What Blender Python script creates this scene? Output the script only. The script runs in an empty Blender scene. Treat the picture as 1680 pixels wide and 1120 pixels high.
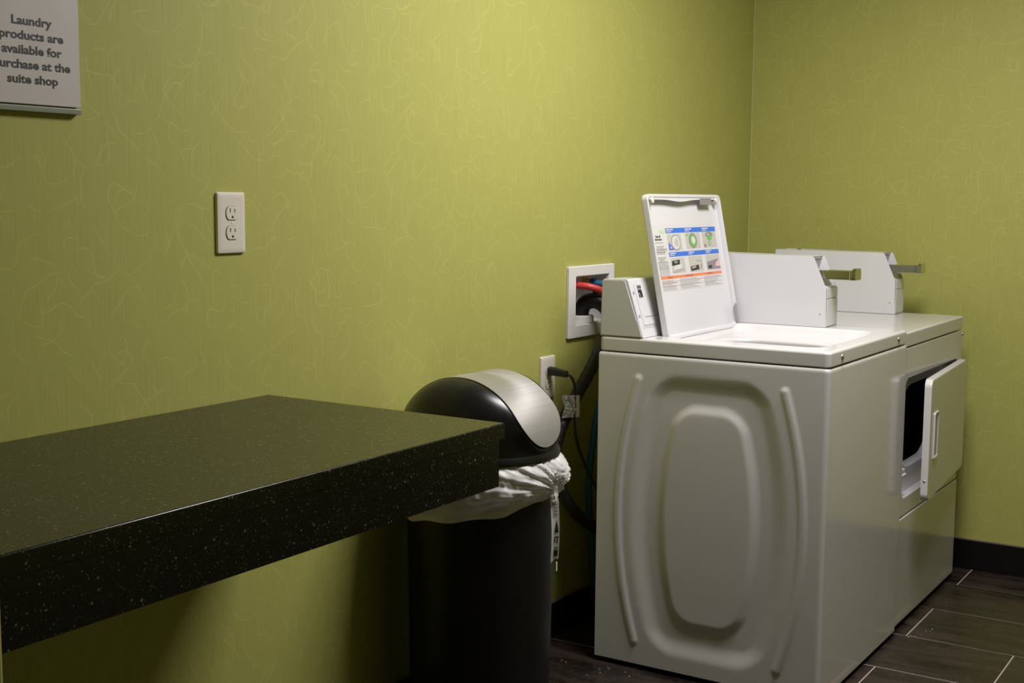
import bpy, bmesh, math, random
from mathutils import Vector, Matrix, noise as mnoise
random.seed(7)
S = bpy.context.scene
COL = S.collection
PI = math.pi

# ------------------------------------------------------------------ camera, light, exposure
def set_camera():
    cam = bpy.data.cameras.new('camera'); o = bpy.data.objects.new('camera', cam); COL.objects.link(o)
    pos = Vector((-3.0697, -1.8753, 1.2876)); yaw, pitch, roll, f = 1.0032, -0.1118, 0.0081, 2110.07
    fw = Vector((math.sin(yaw)*math.cos(pitch), math.cos(yaw)*math.cos(pitch), math.sin(pitch)))
    r = Vector((math.cos(yaw), -math.sin(yaw), 0)); u = r.cross(fw)
    r2 = r*math.cos(roll)+u*math.sin(roll); u2 = -r*math.sin(roll)+u*math.cos(roll)
    m = Matrix(((r2.x, u2.x, -fw.x, pos.x), (r2.y, u2.y, -fw.y, pos.y), (r2.z, u2.z, -fw.z, pos.z), (0, 0, 0, 1)))
    o.matrix_world = m
    cam.sensor_width = 36.0; cam.lens = f/1680*36; cam.clip_start = 0.02
    S.camera = o
set_camera()
w = bpy.data.worlds.new('World'); S.world = w; w.use_nodes = True
w.node_tree.nodes['Background'].inputs[0].default_value = (0.02, 0.02, 0.02, 1)
LA = bpy.data.lights.new('ceiling_lamp', 'AREA'); LA.shape = 'RECTANGLE'; LA.size = 0.92; LA.size_y = 0.55
LA.energy = 59; LA.color = (1.0, 0.95, 0.945)
lo = bpy.data.objects.new('ceiling_lamp', LA); COL.objects.link(lo); lo.location = (-0.18, -1.15, 2.42)
S.view_settings.view_transform = 'Standard'; S.view_settings.look = 'None'
S.view_settings.gamma = 1.0; S.view_settings.use_curve_mapping = False
S.view_settings.exposure = 0.0

# ------------------------------------------------------------------ materials
def newmat(name):
    m = bpy.data.materials.new(name); m.use_nodes = True
    return m, m.node_tree, m.node_tree.nodes['Principled BSDF']
def nd(nt, t, **kw):
    n = nt.nodes.new(t)
    for k, v in kw.items():
        if k.startswith('i_'):
            key = k[2:]; n.inputs[int(key) if key.isdigit() else key].default_value = v
        else: setattr(n, k, v)
    return n
def math_n(nt, op, a, b=None, clamp=False):
    n = nt.nodes.new('ShaderNodeMath'); n.operation = op; n.use_clamp = clamp
    for i, x in enumerate((a, b)):
        if x is None: continue
        if isinstance(x, (int, float)): n.inputs[i].default_value = x
        else: nt.links.new(x, n.inputs[i])
    return n.outputs[0]
def mixc(nt, fac, a, b):
    n = nt.nodes.new('ShaderNodeMix'); n.data_type = 'RGBA'
    for s, x in ((n.inputs[0], fac), (n.inputs[6], a), (n.inputs[7], b)):
        if isinstance(x, (int, float)): s.default_value = x
        elif isinstance(x, tuple): s.default_value = x if len(x) == 4 else x+(1,)
        else: nt.links.new(x, s)
    return n.outputs[2]
def maprange(nt, v, a, b, c=0.0, d=1.0, smooth=True):
    n = nt.nodes.new('ShaderNodeMapRange'); n.interpolation_type = 'SMOOTHSTEP' if smooth else 'LINEAR'
    nt.links.new(v, n.inputs[0])
    for i, x in zip((1, 2, 3, 4), (a, b, c, d)): n.inputs[i].default_value = x
    return n.outputs[0]
def plain(name, col, rough=0.4, metal=0.0, spec=0.5, bump=None, coat=0.0):
    m, nt, b = newmat(name)
    b.inputs['Base Color'].default_value = col+(1,); b.inputs['Roughness'].default_value = rough
    b.inputs['Metallic'].default_value = metal; b.inputs['Specular IOR Level'].default_value = spec
    b.inputs['Coat Weight'].default_value = coat; b.inputs['Coat Roughness'].default_value = 0.06
    # a little procedural unevenness in gloss so that no surface is perfectly uniform
    g = nd(nt, 'ShaderNodeNewGeometry'); n = nd(nt, 'ShaderNodeTexNoise'); n.inputs['Scale'].default_value = 14
    nt.links.new(g.outputs['Position'], n.inputs['Vector'])
    nt.links.new(maprange(nt, n.outputs[0], 0.3, 0.7, rough*0.9, rough*1.1), b.inputs['Roughness'])
    if bump:
        n2 = nd(nt, 'ShaderNodeTexNoise'); n2.inputs['Scale'].default_value = bump[0]
        nt.links.new(g.outputs['Position'], n2.inputs['Vector'])
        bp = nd(nt, 'ShaderNodeBump'); bp.inputs['Strength'].default_value = bump[1]; bp.inputs['Distance'].default_value = 0.001
        nt.links.new(n2.outputs[0], bp.inputs['Height']); nt.links.new(bp.outputs[0], b.inputs['Normal'])
    return m

def wallpaper():
    m, nt, b = newmat('wallpaper'); L = nt.links
    g = nd(nt, 'ShaderNodeNewGeometry'); sp = nd(nt, 'ShaderNodeSeparateXYZ'); L.new(g.outputs['Position'], sp.inputs[0])
    a = math_n(nt, 'ADD', sp.outputs[0], sp.outputs[1])
    cb = nd(nt, 'ShaderNodeCombineXYZ'); L.new(a, cb.inputs[0]); L.new(sp.outputs[2], cb.inputs[1])
    def contour(scale, off, level, width, dist, mscale, mlo, mhi):
        # thin line of even width: distance to an iso-line of smooth noise = value / slope
        e = 0.002; vals = []
        for dx, dy in ((0, 0), (e, 0), (0, e)):
            mp = nd(nt, 'ShaderNodeMapping'); mp.inputs['Location'].default_value = (off[0]+dx, off[1]+dy, 0); L.new(cb.outputs[0], mp.inputs[0])
            n = nd(nt, 'ShaderNodeTexNoise'); n.noise_dimensions = '2D'
            n.inputs['Scale'].default_value = scale; n.inputs['Detail'].default_value = 0.4; n.inputs['Distortion'].default_value = dist
            L.new(mp.outputs[0], n.inputs['Vector']); vals.append(n.outputs[0])
        gx = math_n(nt, 'SUBTRACT', vals[1], vals[0]); gy = math_n(nt, 'SUBTRACT', vals[2], vals[0])
        gr_ = math_n(nt, 'DIVIDE', math_n(nt, 'SQRT', math_n(nt, 'ADD', math_n(nt, 'MULTIPLY', gx, gx), math_n(nt, 'MULTIPLY', gy, gy))), e)
        d = math_n(nt, 'DIVIDE', math_n(nt, 'ABSOLUTE', math_n(nt, 'SUBTRACT', vals[0], level)), math_n(nt, 'MAXIMUM', gr_, 0.25))
        ln = math_n(nt, 'MULTIPLY', maprange(nt, d, width*0.4, width, 1, 0), maprange(nt, gr_, 0.25, 0.7))
        k = nd(nt, 'ShaderNodeTexNoise'); k.noise_dimensions = '2D'; k.inputs['Scale'].default_value = mscale; k.inputs['Detail'].default_value = 0
        mp2 = nd(nt, 'ShaderNodeMapping'); mp2.inputs['Location'].default_value = (off[1]+3, off[0]+7, 0); L.new(cb.outputs[0], mp2.inputs[0])
        L.new(mp2.outputs[0], k.inputs['Vector'])
        return math_n(nt, 'MULTIPLY', ln, maprange(nt, k.outputs[0], mlo, mhi))
    l1 = contour(11.0, (1.3, 4.1, 0), 0.50, 0.0017, 0.25, 13, 0.42, 0.60)
    l2 = contour(13.0, (7.7, 2.2, 0), 0.47, 0.0016, 0.3, 14, 0.46, 0.64)
    l3 = contour(12.0, (3.9, 9.4, 0), 0.54, 0.0016, 0.25, 12, 0.46, 0.64)
    ln = math_n(nt, 'MAXIMUM', math_n(nt, 'MAXIMUM', l1, l2), l3)
    mp = nd(nt, 'ShaderNodeMapping'); mp.inputs['Scale'].default_value = (520, 7, 1); L.new(cb.outputs[0], mp.inputs[0])
    gr = nd(nt, 'ShaderNodeTexNoise'); gr.noise_dimensions = '2D'; gr.inputs['Scale'].default_value = 1; gr.inputs['Detail'].default_value = 2
    L.new(mp.outputs[0], gr.inputs['Vector'])
    base = mixc(nt, maprange(nt, gr.outputs[0], 0.3, 0.7), WP_A, WP_B)
    L.new(mixc(nt, math_n(nt, 'MULTIPLY', ln, 0.30), base, WP_L), b.inputs['Base Color'])
    b.inputs['Roughness'].default_value = 0.62; b.inputs['Specular IOR Level'].default_value = 0.3
    bp = nd(nt, 'ShaderNodeBump'); bp.inputs['Strength'].default_value = 0.05; bp.inputs['Distance'].default_value = 0.0005
    L.new(gr.outputs[0], bp.inputs['Height']); L.new(bp.outputs[0], b.inputs['Normal'])
    return m
WP_A = (0.353, 0.353, 0.092, 1); WP_B = (0.380, 0.380, 0.104, 1); WP_L = (0.60, 0.56, 0.16, 1)

def speckle():
    m, nt, b = newmat('speckled_solid_surface'); L = nt.links
    g = nd(nt, 'ShaderNodeNewGeometry')
    def spots(scale, r0, r1, keep):
        v = nd(nt, 'ShaderNodeTexVoronoi'); v.inputs['Scale'].default_value = scale; v.inputs['Randomness'].default_value = 1
        n = nd(nt, 'ShaderNodeTexNoise'); n.inputs['Scale'].default_value = scale*1.3; L.new(g.outputs['Position'], n.inputs['Vector'])
        vm = nd(nt, 'ShaderNodeVectorMath'); vm.operation = 'MULTIPLY_ADD'
        L.new(n.outputs[1], vm.inputs[0]); vm.inputs[1].default_value = (0.6/scale,)*3; L.new(g.outputs['Position'], vm.inputs[2])
        L.new(vm.outputs[0], v.inputs['Vector'])
        sc = nd(nt, 'ShaderNodeSeparateColor'); L.new(v.outputs['Color'], sc.inputs[0])
        rad = maprange(nt, sc.outputs[0], 0, 1, r0, r1, False)
        inside = maprange(nt, math_n(nt, 'SUBTRACT', v.outputs['Distance'], rad), -0.03, 0.03, 1, 0)
        return math_n(nt, 'MULTIPLY', inside, math_n(nt, 'GREATER_THAN', sc.outputs[1], 1-keep)), sc.outputs[2]
    a, ca = spots(115, 0.08, 0.29, 0.66); c, cc = spots(210, 0.10, 0.28, 0.45)
    s = math_n(nt, 'MAXIMUM', a, math_n(nt, 'MULTIPLY', c, 0.65))
    tint = mixc(nt, ca, (0.075, 0.075, 0.045, 1), (0.18, 0.175, 0.115, 1))
    L.new(mixc(nt, s, (0.0028, 0.0030, 0.0028, 1), tint), b.inputs['Base Color'])
    b.inputs['Roughness'].default_value = 0.24; b.inputs['Specular IOR Level'].default_value = 0.5
    n = nd(nt, 'ShaderNodeTexNoise'); n.inputs['Scale'].default_value = 300; L.new(g.outputs['Position'], n.inputs['Vector'])
    L.new(maprange(nt, n.outputs[0], 0.3, 0.7, 0.20, 0.30), b.inputs['Roughness'])
    return m

def tile_mat():
    m, nt, b = newmat('dark_floor_tile'); L = nt.links
    g = nd(nt, 'ShaderNodeNewGeometry'); oi = nd(nt, 'ShaderNodeObjectInfo')
    mp = nd(nt, 'ShaderNodeMapping'); mp.inputs['Scale'].default_value = (14, 3.2, 5); L.new(g.outputs['Position'], mp.inputs[0])
    cb = nd(nt, 'ShaderNodeVectorMath'); cb.operation = 'ADD'; L.new(mp.outputs[0], cb.inputs[0])
    mm = math_n(nt, 'MULTIPLY', oi.outputs['Random'], 50.0)
    L.new(mm, cb.inputs[1])
    n = nd(nt, 'ShaderNodeTexNoise'); n.inputs['Scale'].default_value = 1; n.inputs['Detail'].default_value = 6; n.inputs['Roughness'].default_value = 0.65
    L.new(cb.outputs[0], n.inputs['Vector'])
    c1 = mixc(nt, maprange(nt, n.outputs[0], 0.36, 0.66), (0.0085, 0.0062, 0.0055, 1), (0.036, 0.025, 0.020, 1))
    n2 = nd(nt, 'ShaderNodeTexNoise'); n2.inputs['Scale'].default_value = 60; n2.inputs['Detail'].default_value = 4; L.new(g.outputs['Position'], n2.inputs['Vector'])
    L.new(mixc(nt, maprange(nt, n2.outputs[0], 0.45, 0.8, 0, 0.35), c1, (0.060, 0.044, 0.038, 1)), b.inputs['Base Color'])
    L.new(maprange(nt, n.outputs[0], 0.3, 0.7, 0.26, 0.42), b.inputs['Roughness'])
    bp = nd(nt, 'ShaderNodeBump'); bp.inputs['Strength'].default_value = 0.15; bp.inputs['Distance'].default_value = 0.001
    L.new(n.outputs[0], bp.inputs['Height']); L.new(bp.outputs[0], b.inputs['Normal'])
    return m

def brushed():
    m, nt, b = newmat('brushed_steel'); L = nt.links
    g = nd(nt, 'ShaderNodeNewGeometry'); mp = nd(nt, 'ShaderNodeMapping'); mp.inputs['Scale'].default_value = (3, 900, 900)
    L.new(g.outputs['Position'], mp.inputs[0])
    n = nd(nt, 'ShaderNodeTexNoise'); n.inputs['Scale'].default_value = 1; n.inputs['Detail'].default_value = 3; L.new(mp.outputs[0], n.inputs['Vector'])
    L.new(mixc(nt, n.outputs[0], (0.45, 0.44, 0.43, 1), (0.51, 0.50, 0.49, 1)), b.inputs['Base Color'])
    b.inputs['Metallic'].default_value = 0.75
    L.new(maprange(nt, n.outputs[0], 0.3, 0.7, 0.42, 0.48), b.inputs['Roughness'])
    b.inputs['Anisotropic'].default_value = 0.4
    return m

def film():
    m, nt, b = newmat('white_bag_film'); L = nt.links
    b.inputs['Base Color'].default_value = (0.86, 0.85, 0.84, 1); b.inputs['Roughness'].default_value = 0.36; b.inputs['Specular IOR Level'].default_value = 0.35
    tr = nd(nt, 'ShaderNodeBsdfTranslucent'); tr.inputs[0].default_value = (0.8, 0.79, 0.77, 1)
    tp = nd(nt, 'ShaderNodeBsdfTransparent')
    m1 = nd(nt, 'ShaderNodeMixShader'); m1.inputs[0].default_value = 0.3; L.new(b.outputs[0], m1.inputs[1]); L.new(tr.outputs[0], m1.inputs[2])
    m2 = nd(nt, 'ShaderNodeMixShader')
    g = nd(nt, 'ShaderNodeNewGeometry'); n = nd(nt, 'ShaderNodeTexNoise'); n.inputs['Scale'].default_value = 25; L.new(g.outputs['Position'], n.inputs['Vector'])
    L.new(maprange(nt, n.outputs[0], 0.3, 0.7, 0.06, 0.20), m2.inputs[0])
    L.new(m1.outputs[0], m2.inputs[1]); L.new(tp.outputs[0], m2.inputs[2])
    L.new(m2.outputs[0], nt.nodes['Material Output'].inputs[0])
    return m

def crinkle():
    m, nt, b = newmat('crinkled_clear_sticker'); L = nt.links
    g = nd(nt, 'ShaderNodeNewGeometry'); v = nd(nt, 'ShaderNodeTexNoise'); v.inputs['Scale'].default_value = 160; v.inputs['Detail'].default_value = 3
    L.new(g.outputs['Position'], v.inputs['Vector'])
    L.new(mixc(nt, maprange(nt, v.outputs[0], 0.45, 0.6), (0.38, 0.38, 0.34, 1), (0.80, 0.80, 0.76, 1)), b.inputs['Base Color'])
    b.inputs['Roughness'].default_value = 0.25
    bp = nd(nt, 'ShaderNodeBump'); bp.inputs['Strength'].default_value = 0.9; bp.inputs['Distance'].default_value = 0.004
    L.new(v.outputs[0], bp.inputs['Height']); L.new(bp.outputs[0], b.inputs['Normal'])
    return m

M = dict(
    wall=wallpaper(), counter=speckle(), tile=tile_mat(), steel=brushed(), film=film(), crinkle=crinkle(),
    ceiling=plain('white_ceiling_paint', (0.62, 0.61, 0.59), 0.8, bump=(90, 0.2)),
    grout=plain('pale_grout', (0.38, 0.31, 0.295), 0.8, bump=(400, 0.3)),
    base=plain('black_baseboard_tile', (0.007, 0.0063, 0.006), 0.4, spec=0.2, bump=(60, 0.2)),
    caulk=plain('grey_caulk', (0.16, 0.13, 0.10), 0.6),
    enamel=plain('white_enamel', (0.60, 0.59, 0.585), 0.13, spec=0.55, bump=(900, 0.03)),
    enamel2=plain('white_enamel_box', (0.605, 0.605, 0.62), 0.20, bump=(700, 0.05)),
    galv=plain('galvanised_grey', (0.42, 0.40, 0.42), 0.4, 0.6, bump=(200, 0.3)),
    drum=plain('dark_drum', (0.012, 0.012, 0.013), 0.5),
    gap=plain('gap_black', (0.006, 0.006, 0.006), 0.7),
    chrome=plain('chrome', (0.62, 0.62, 0.58), 0.10, 1.0),
    screw=plain('zinc_screw', (0.62, 0.60, 0.57), 0.25, 0.9),
    outlet=plain('almond_plate', (0.66, 0.62, 0.54), 0.35),
    slot=plain('slot_black', (0.02, 0.017, 0.014), 0.6),
    pvc=plain('white_pvc', (0.70, 0.69, 0.68), 0.38),
    black=plain('black_plastic', (0.0055, 0.0055, 0.006), 0.40, spec=0.3, bump=(500, 0.08)),
    blackgloss=plain('black_gloss_plastic', (0.0065, 0.0065, 0.007), 0.30, spec=0.4),
    rubber=plain('black_rubber', (0.010, 0.010, 0.011), 0.5),
    red=plain('red_rubber_hose', (0.55, 0.045, 0.045), 0.4),
    blue=plain('blue_rubber_hose', (0.02, 0.12, 0.26), 0.4),
    navy=plain('navy_plastic', (0.015, 0.02, 0.05), 0.4),
    brass=plain('brass', (0.55, 0.36, 0.12), 0.3, 0.9),
    signm=plain('sign_grey', (0.53, 0.495, 0.49), 0.4),
    signgreen=plain('sign_edge', (0.22, 0.24, 0.19), 0.35),
    ink=plain('ink', (0.022, 0.024, 0.024), 0.5),
    inkgrey=plain('ink_grey', (0.28, 0.28, 0.28), 0.5),
    inkpale=plain('ink_pale', (0.36, 0.36, 0.35), 0.5),
    inkblue=plain('ink_blue', (0.035, 0.16, 0.62), 0.35),
    inkorange=plain('ink_orange', (0.72, 0.20, 0.07), 0.35),
    inkgreen=plain('ink_green', (0.14, 0.42, 0.10), 0.35),
    inklime=plain('ink_lime', (0.42, 0.65, 0.28), 0.35),
    inkred=plain('ink_red', (0.30, 0.05, 0.03), 0.4),
    inkmauve=plain('ink_mauve', (0.24, 0.20, 0.24), 0.4),
    skin=plain('ink_pink', (0.66, 0.42, 0.40), 0.4),
    paper=plain('label_paper', (0.60, 0.59, 0.58), 0.35),
    papershade=plain('label_picture', (0.47, 0.46, 0.42), 0.35),
    tailpaper=plain('white_strip', (0.84, 0.83, 0.81), 0.4),
    bead=plain('corner_bead', (0.46, 0.45, 0.17), 0.6),
    lint=plain('lint_white', (0.55, 0.52, 0.48), 0.8),
)

# ------------------------------------------------------------------ helpers
WL = {}
def empty(name, loc, label, cat, group=None):
    o = bpy.data.objects.new(name, None); COL.objects.link(o); o.location = loc; o.empty_display_size = 0.05
    WL[o.name] = Vector(loc); o['label'] = label; o['category'] = cat
    if group: o['group'] = group
    return o
def link(name, me, parent=None, centre=None):
    """vertices are in world coordinates: recentre the mesh and parent it"""
    if centre is None:
        xs = [v.co for v in me.vertices]
        lo_ = Vector([min(c[i] for c in xs) for i in range(3)]); hi_ = Vector([max(c[i] for c in xs) for i in range(3)])
        centre = (lo_+hi_)/2
    me.transform(Matrix.Translation(-Vector(centre)))
    o = bpy.data.objects.new(name, me); COL.objects.link(o)
    WL[o.name] = Vector(centre)
    o.location = Vector(centre)
    if parent:
        o.parent = parent; o.location = Vector(centre)-WL[parent.name]
    return o
def obj(name, bm, mat, parent=None, smooth=35, recalc=True):
    if recalc: bmesh.ops.recalc_face_normals(bm, faces=bm.faces)
    me = bpy.data.meshes.new(name); bm.to_mesh(me); bm.free()
    for m in (mat if isinstance(mat, (list, tuple)) else [mat]): me.materials.append(M[m])
    if smooth:
        me.polygons.foreach_set('use_smooth', [True]*len(me.polygons))
        me.set_sharp_from_angle(angle=math.radians(smooth))
    o = link(name, me, parent)
    if smooth and len(me.polygons) > 6:
        wn = o.modifiers.new('weighted_normals', 'WEIGHTED_NORMAL'); wn.keep_sharp = True; wn.weight = 80
    return o
def tag(o, label, cat, group=None, kind=None):
    o['label'] = label; o['category'] = cat
    if group: o['group'] = group
    if kind: o['kind'] = kind
    return o
def BM(): return bmesh.new()
def box(bm, x0, x1, y0, y1, z0, z1, bev=0.0, seg=2, mi=0):
    vs = [bm.verts.new((x, y, z)) for z in (z0, z1) for y in (y0, y1) for x in (x0, x1)]
    q = [(0, 2, 3, 1), (4, 5, 7, 6), (0, 1, 5, 4), (2, 6, 7, 3), (0, 4, 6, 2), (1, 3, 7, 5)]
    fs = [bm.faces.new([vs[i] for i in f]) for f in q]
    for f in fs: f.material_index = mi
    if bev:
        es = list({e for f in fs for e in f.edges})
        r = bmesh.ops.bevel(bm, geom=es, offset=bev, segments=seg, profile=0.5, affect='EDGES')
        for f in r['faces']: f.material_index = mi
    return vs
def loft(bm, rings, closed=True, cap0=False, cap1=False, mi=0):
    R = [[bm.verts.new(p) for p in r] for r in rings]; n = len(R[0])
    for a, b in zip(R, R[1:]):
        for i in range(n if closed else n-1):
            j = (i+1) % n
            try: bm.faces.new((a[i], a[j], b[j], b[i])).material_index = mi
            except ValueError: pass
    if cap0: bm.faces.new(R[0][::-1]).material_index = mi
    if cap1: bm.faces.new(R[-1]).material_index = mi
    return R
def rrect(x0, x1, y0, y1, r, n=5, side=1):
    """rounded rectangle, counter-clockwise 2D points, same count for all calls with same n, side"""
    r = max(r, 1e-5); pts = []
    cs = [(x1-r, y1-r, 0), (x0+r, y1-r, 90), (x0+r, y0+r, 180), (x1-r, y0+r, 270)]
    for (cx, cy, a0) in cs:
        for k in range(n+1):
            a = math.radians(a0+90*k/n); pts.append((cx+r*math.cos(a), cy+r*math.sin(a)))
    return pts
def prism(bm, poly, f0, f1, mi=0):
    """poly: 2D points, f0/f1 map a 2D point to 3D at both ends"""
    a = [bm.verts.new(f0(*p)) for p in poly]; b = [bm.verts.new(f1(*p)) for p in poly]; n = len(poly)
    fs = [bm.faces.new(a[::-1]), bm.faces.new(b)]
    for i in range(n): fs.append(bm.faces.new((a[i], a[(i+1) % n], b[(i+1) % n], b[i])))
    for f in fs: f.material_index = mi
    return fs
def spline(pts, k=8):
    P = [Vector(p) for p in pts]; out = []
    for i in range(len(P)-1):
        p0 = P[max(i-1, 0)]; p1 = P[i]; p2 = P[i+1]; p3 = P[min(i+2, len(P)-1)]
        for s in range(k):
            t = s/k
            out.append(0.5*((2*p1)+(p2-p0)*t+(2*p0-5*p1+4*p2-p3)*t*t+(-p0+3*p1-3*p2+p3)*t**3))
    out.append(P[-1]); return out
def tube(bm, pts, rad, n=12, cap=True, mi=0):
    P = [Vector(p) for p in pts]; rings = []; up = None
    for i, p in enumerate(P):
        t = (P[min(i+1, len(P)-1)]-P[max(i-1, 0)]).normalized()
        if up is None: up = t.orthogonal().normalized()
        up = (up-t*up.dot(t)).normalized(); sd = t.cross(up)
        r = rad(i/(len(P)-1)) if callable(rad) else rad
        rings.append([p+up*(r*math.cos(2*PI*k/n))+sd*(r*math.sin(2*PI*k/n)) for k in range(n)])
    loft(bm, rings, True, cap, cap, mi)
def cyl(bm, c, axis, r, h, n=20, bev=0.0, mi=0):
    """cylinder starting at c going h along axis"""
    c = Vector(c); ax = Vector(axis).normalized(); u = ax.orthogonal().normalized(); v = ax.cross(u)
    prof = [(r, 0), (r, h-bev), (r-bev, h)] if bev else [(r, 0), (r, h)]
    loft(bm, [[c+ax*z+u*(q*math.cos(2*PI*k/n))+v*(q*math.sin(2*PI*k/n)) for k in range(n)] for q, z in prof], True, True, True, mi)
def dome_screw(bm, c, axis, r, h, n=14, mi=0):
    c = Vector(c); ax = Vector(axis).normalized(); u = ax.orthogonal().normalized(); v = ax.cross(u)
    rings = [[c+ax*(h*math.sin(a))+u*(r*math.cos(a)*math.cos(2*PI*k/n))+v*(r*math.cos(a)*math.sin(2*PI*k/n)) for k in range(n)] for a in (0, 0.4, 0.8, 1.2, 1.5)]
    loft(bm, rings, True, True, True, mi)
def quad(bm, a, b, c, d, mi=0):
    f = bm.faces.new([bm.verts.new(p) for p in (a, b, c, d)]); f.material_index = mi; return f
def sstep(a, b, x):
    t = min(1, max(0, (x-a)/(b-a))) if a != b else float(x > a)
    return t*t*(3-2*t)
def text_mesh(body, size, align='CENTER', extrude=0.0, sx=1.0, spacing=1.0, bold=0.0):
    c = bpy.data.curves.new('t', 'FONT'); c.body = body; c.size = size; c.align_x = align; c.extrude = extrude
    c.space_line = spacing; c.resolution_u = 3; c.offset = bold
    o = bpy.data.objects.new('t', c); COL.objects.link(o)
    dg = bpy.context.evaluated_depsgraph_get()
    me = bpy.data.meshes.new_from_object(o.evaluated_get(dg))
    bpy.data.objects.remove(o); bpy.data.curves.remove(c)
    if sx != 1: me.transform(Matrix.Diagonal((sx, 1, 1, 1)))
    return me

# ------------------------------------------------------------------ room
XC, XL, YF, XW, HC = 1.530, -2.165, -3.2, -3.95, 2.44
YS = -0.5985
HK = (0.205, 0.409, 0.915, 1.056)         # opening of the hookup box in the back wall
def structure(name, bm, mat, parent=None, smooth=None):
    o = obj(name, bm, mat, parent, smooth)
    o['kind'] = 'structure'
    return o
bm = BM()
box(bm, XL-0.1, HK[0], 0, 0.12, 0, HC); box(bm, HK[1], XC+0.12, 0, 0.12, 0, HC)
box(bm, HK[0], HK[1], 0, 0.12, 0, HK[2]); box(bm, HK[0], HK[1], 0, 0.12, HK[3], HC)
structure('wall_back', bm, 'wall')
bm = BM(); box(bm, XC, XC+0.12, YF-0.12, 0, 0, HC); structure('wall_right', bm, 'wall')
bm = BM(); box(bm, XW-0.12, XL, YS, 0.12, 0, HC, 0.004, 2); box(bm, XW-0.12, XW, YF-0.12, YS, 0, HC); structure('wall_left', bm, 'wall')
bm = BM(); box(bm, XW, XC, YF-0.12, YF, 0, HC); structure('wall_front', bm, 'wall')
bm = BM(); box(bm, XW-0.12, XC+0.12, YF-0.12, 0.12, HC, HC+0.1); structure('ceiling', bm, 'ceiling')
bm = BM(); box(bm, XW-0.12, XC+0.12, YF-0.12, 0.12, -0.1, -0.0015); floor = structure('floor', bm, 'grout')

def tile_bm(wx, ly):
    b = BM(); g = 0.0021
    vs = [(-wx/2+g, -ly/2+g), (wx/2-g, -ly/2+g), (wx/2-g, ly/2-g), (-wx/2+g, ly/2-g)]
    ch = 0.0012
    lo_ = [(x, y, -0.006) for x, y in vs]; mid = [(x, y, -0.0008) for x, y in vs]
    top = [(x-math.copysign(ch, x), y-math.copysign(ch, y), 0.0) for x, y in vs]
    loft(b, [lo_, mid, top], True, False, True); return b
tile_cache = {}
def place_tile(x0, x1, y0, y1):
    wx, ly = round(x1-x0, 4), round(y1-y0, 4)
    if (wx, ly) not in tile_cache:
        b = tile_bm(wx, ly); me = bpy.data.meshes.new('tile'); b.to_mesh(me); b.free(); me.materials.append(M['tile']); tile_cache[(wx, ly)] = me
    o = bpy.data.objects.new('tile', tile_cache[(wx, ly)]); COL.objects.link(o); o.parent = floor
    o.location = Vector(((x0+x1)/2, (y0+y1)/2, random.uniform(-0.0003, 0.0001)))-WL['floor']
xe = [XC]; x = 1.305
while x > XW: xe.append(x); x -= 0.305
xe.append(XW)
for k, (xa, xb) in enumerate(zip(xe, xe[1:])):
    y = (-0.876 if k % 2 == 0 else -0.571)+0.61*2
    ye = [0.0]
    while y > YF:
        if y < -0.02: ye.append(y)
        y -= 0.61
    ye.append(YF)
    for ya, yb in zip(ye, ye[1:]):
        if xb < XL-0.02 and ya > YS: ya = YS
        if ya-yb > 0.03: place_tile(xb, xa, yb, ya)

bm = BM(); cyl(bm, (XC-0.0012, -0.0012, 0.11), (0, 0, 1), 0.0019, HC-0.112, 10); structure('trim_1', bm, 'bead')
# baseboards (dark tile strips with a thin caulk line on top)
BH = 0.103
def baseboard(name, x0, x1, y0, y1, caulk):
    b = BM(); box(b, x0, x1, y0, y1, 0.0, BH, 0.0015, 1); o = structure(name, b, 'base')
    b = BM(); box(b, *caulk, BH-0.0005, BH+0.003); obj('caulk_line', b, 'caulk', o, None)
baseboard('baseboard_back', XL, XC-0.012, -0.011, -0.0002, (XL, XC-0.012, -0.0095, -0.0002))
baseboard('baseboard_right', XC-0.011, XC-0.0002, YF, -0.0002, (XC-0.0095, XC-0.0002, YF, -0.012))
baseboard('baseboard_left', XW, XL+0.0, YS-0.0105, YS-0.0002, (XW, XL, YS-0.009, YS-0.0002))

# ------------------------------------------------------------------ countertop
ct = empty('countertop', (-1.62, 0, 0.751), 'black speckled solid-surface folding counter with deep front edge fixed to the back wall', 'countertop')
CX1, CYF, CT = -1.080, -0.5924, 0.8693
bm = BM(); box(bm, XL+0.0005, CX1, CYF, -0.0006, CT-0.030, CT)
bmesh.ops.bevel(bm, geom=[e for e in bm.edges if all(v.co.z > CT-0.001 for v in e.verts) and any(v.co.y < -0.1 for v in e.verts)], offset=0.0035, segments=3, profile=0.5, affect='EDGES')
obj('slab', bm, 'counter', ct, 40)
bm = BM()
box(bm, XL+0.0005, CX1-0.018, CYF+0.0004, CYF+0.030, 0.751, CT-0.0301, 0.0004, 1)
o_ap = obj('front_apron', bm, 'counter', ct, 40)
bm = BM(); box(bm, CX1-0.044, CX1-0.018, CYF+0.0302, -0.0006, 0.751, CT-0.0302, 0.0015, 2); obj('side_apron', bm, 'counter', ct, 40)

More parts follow.
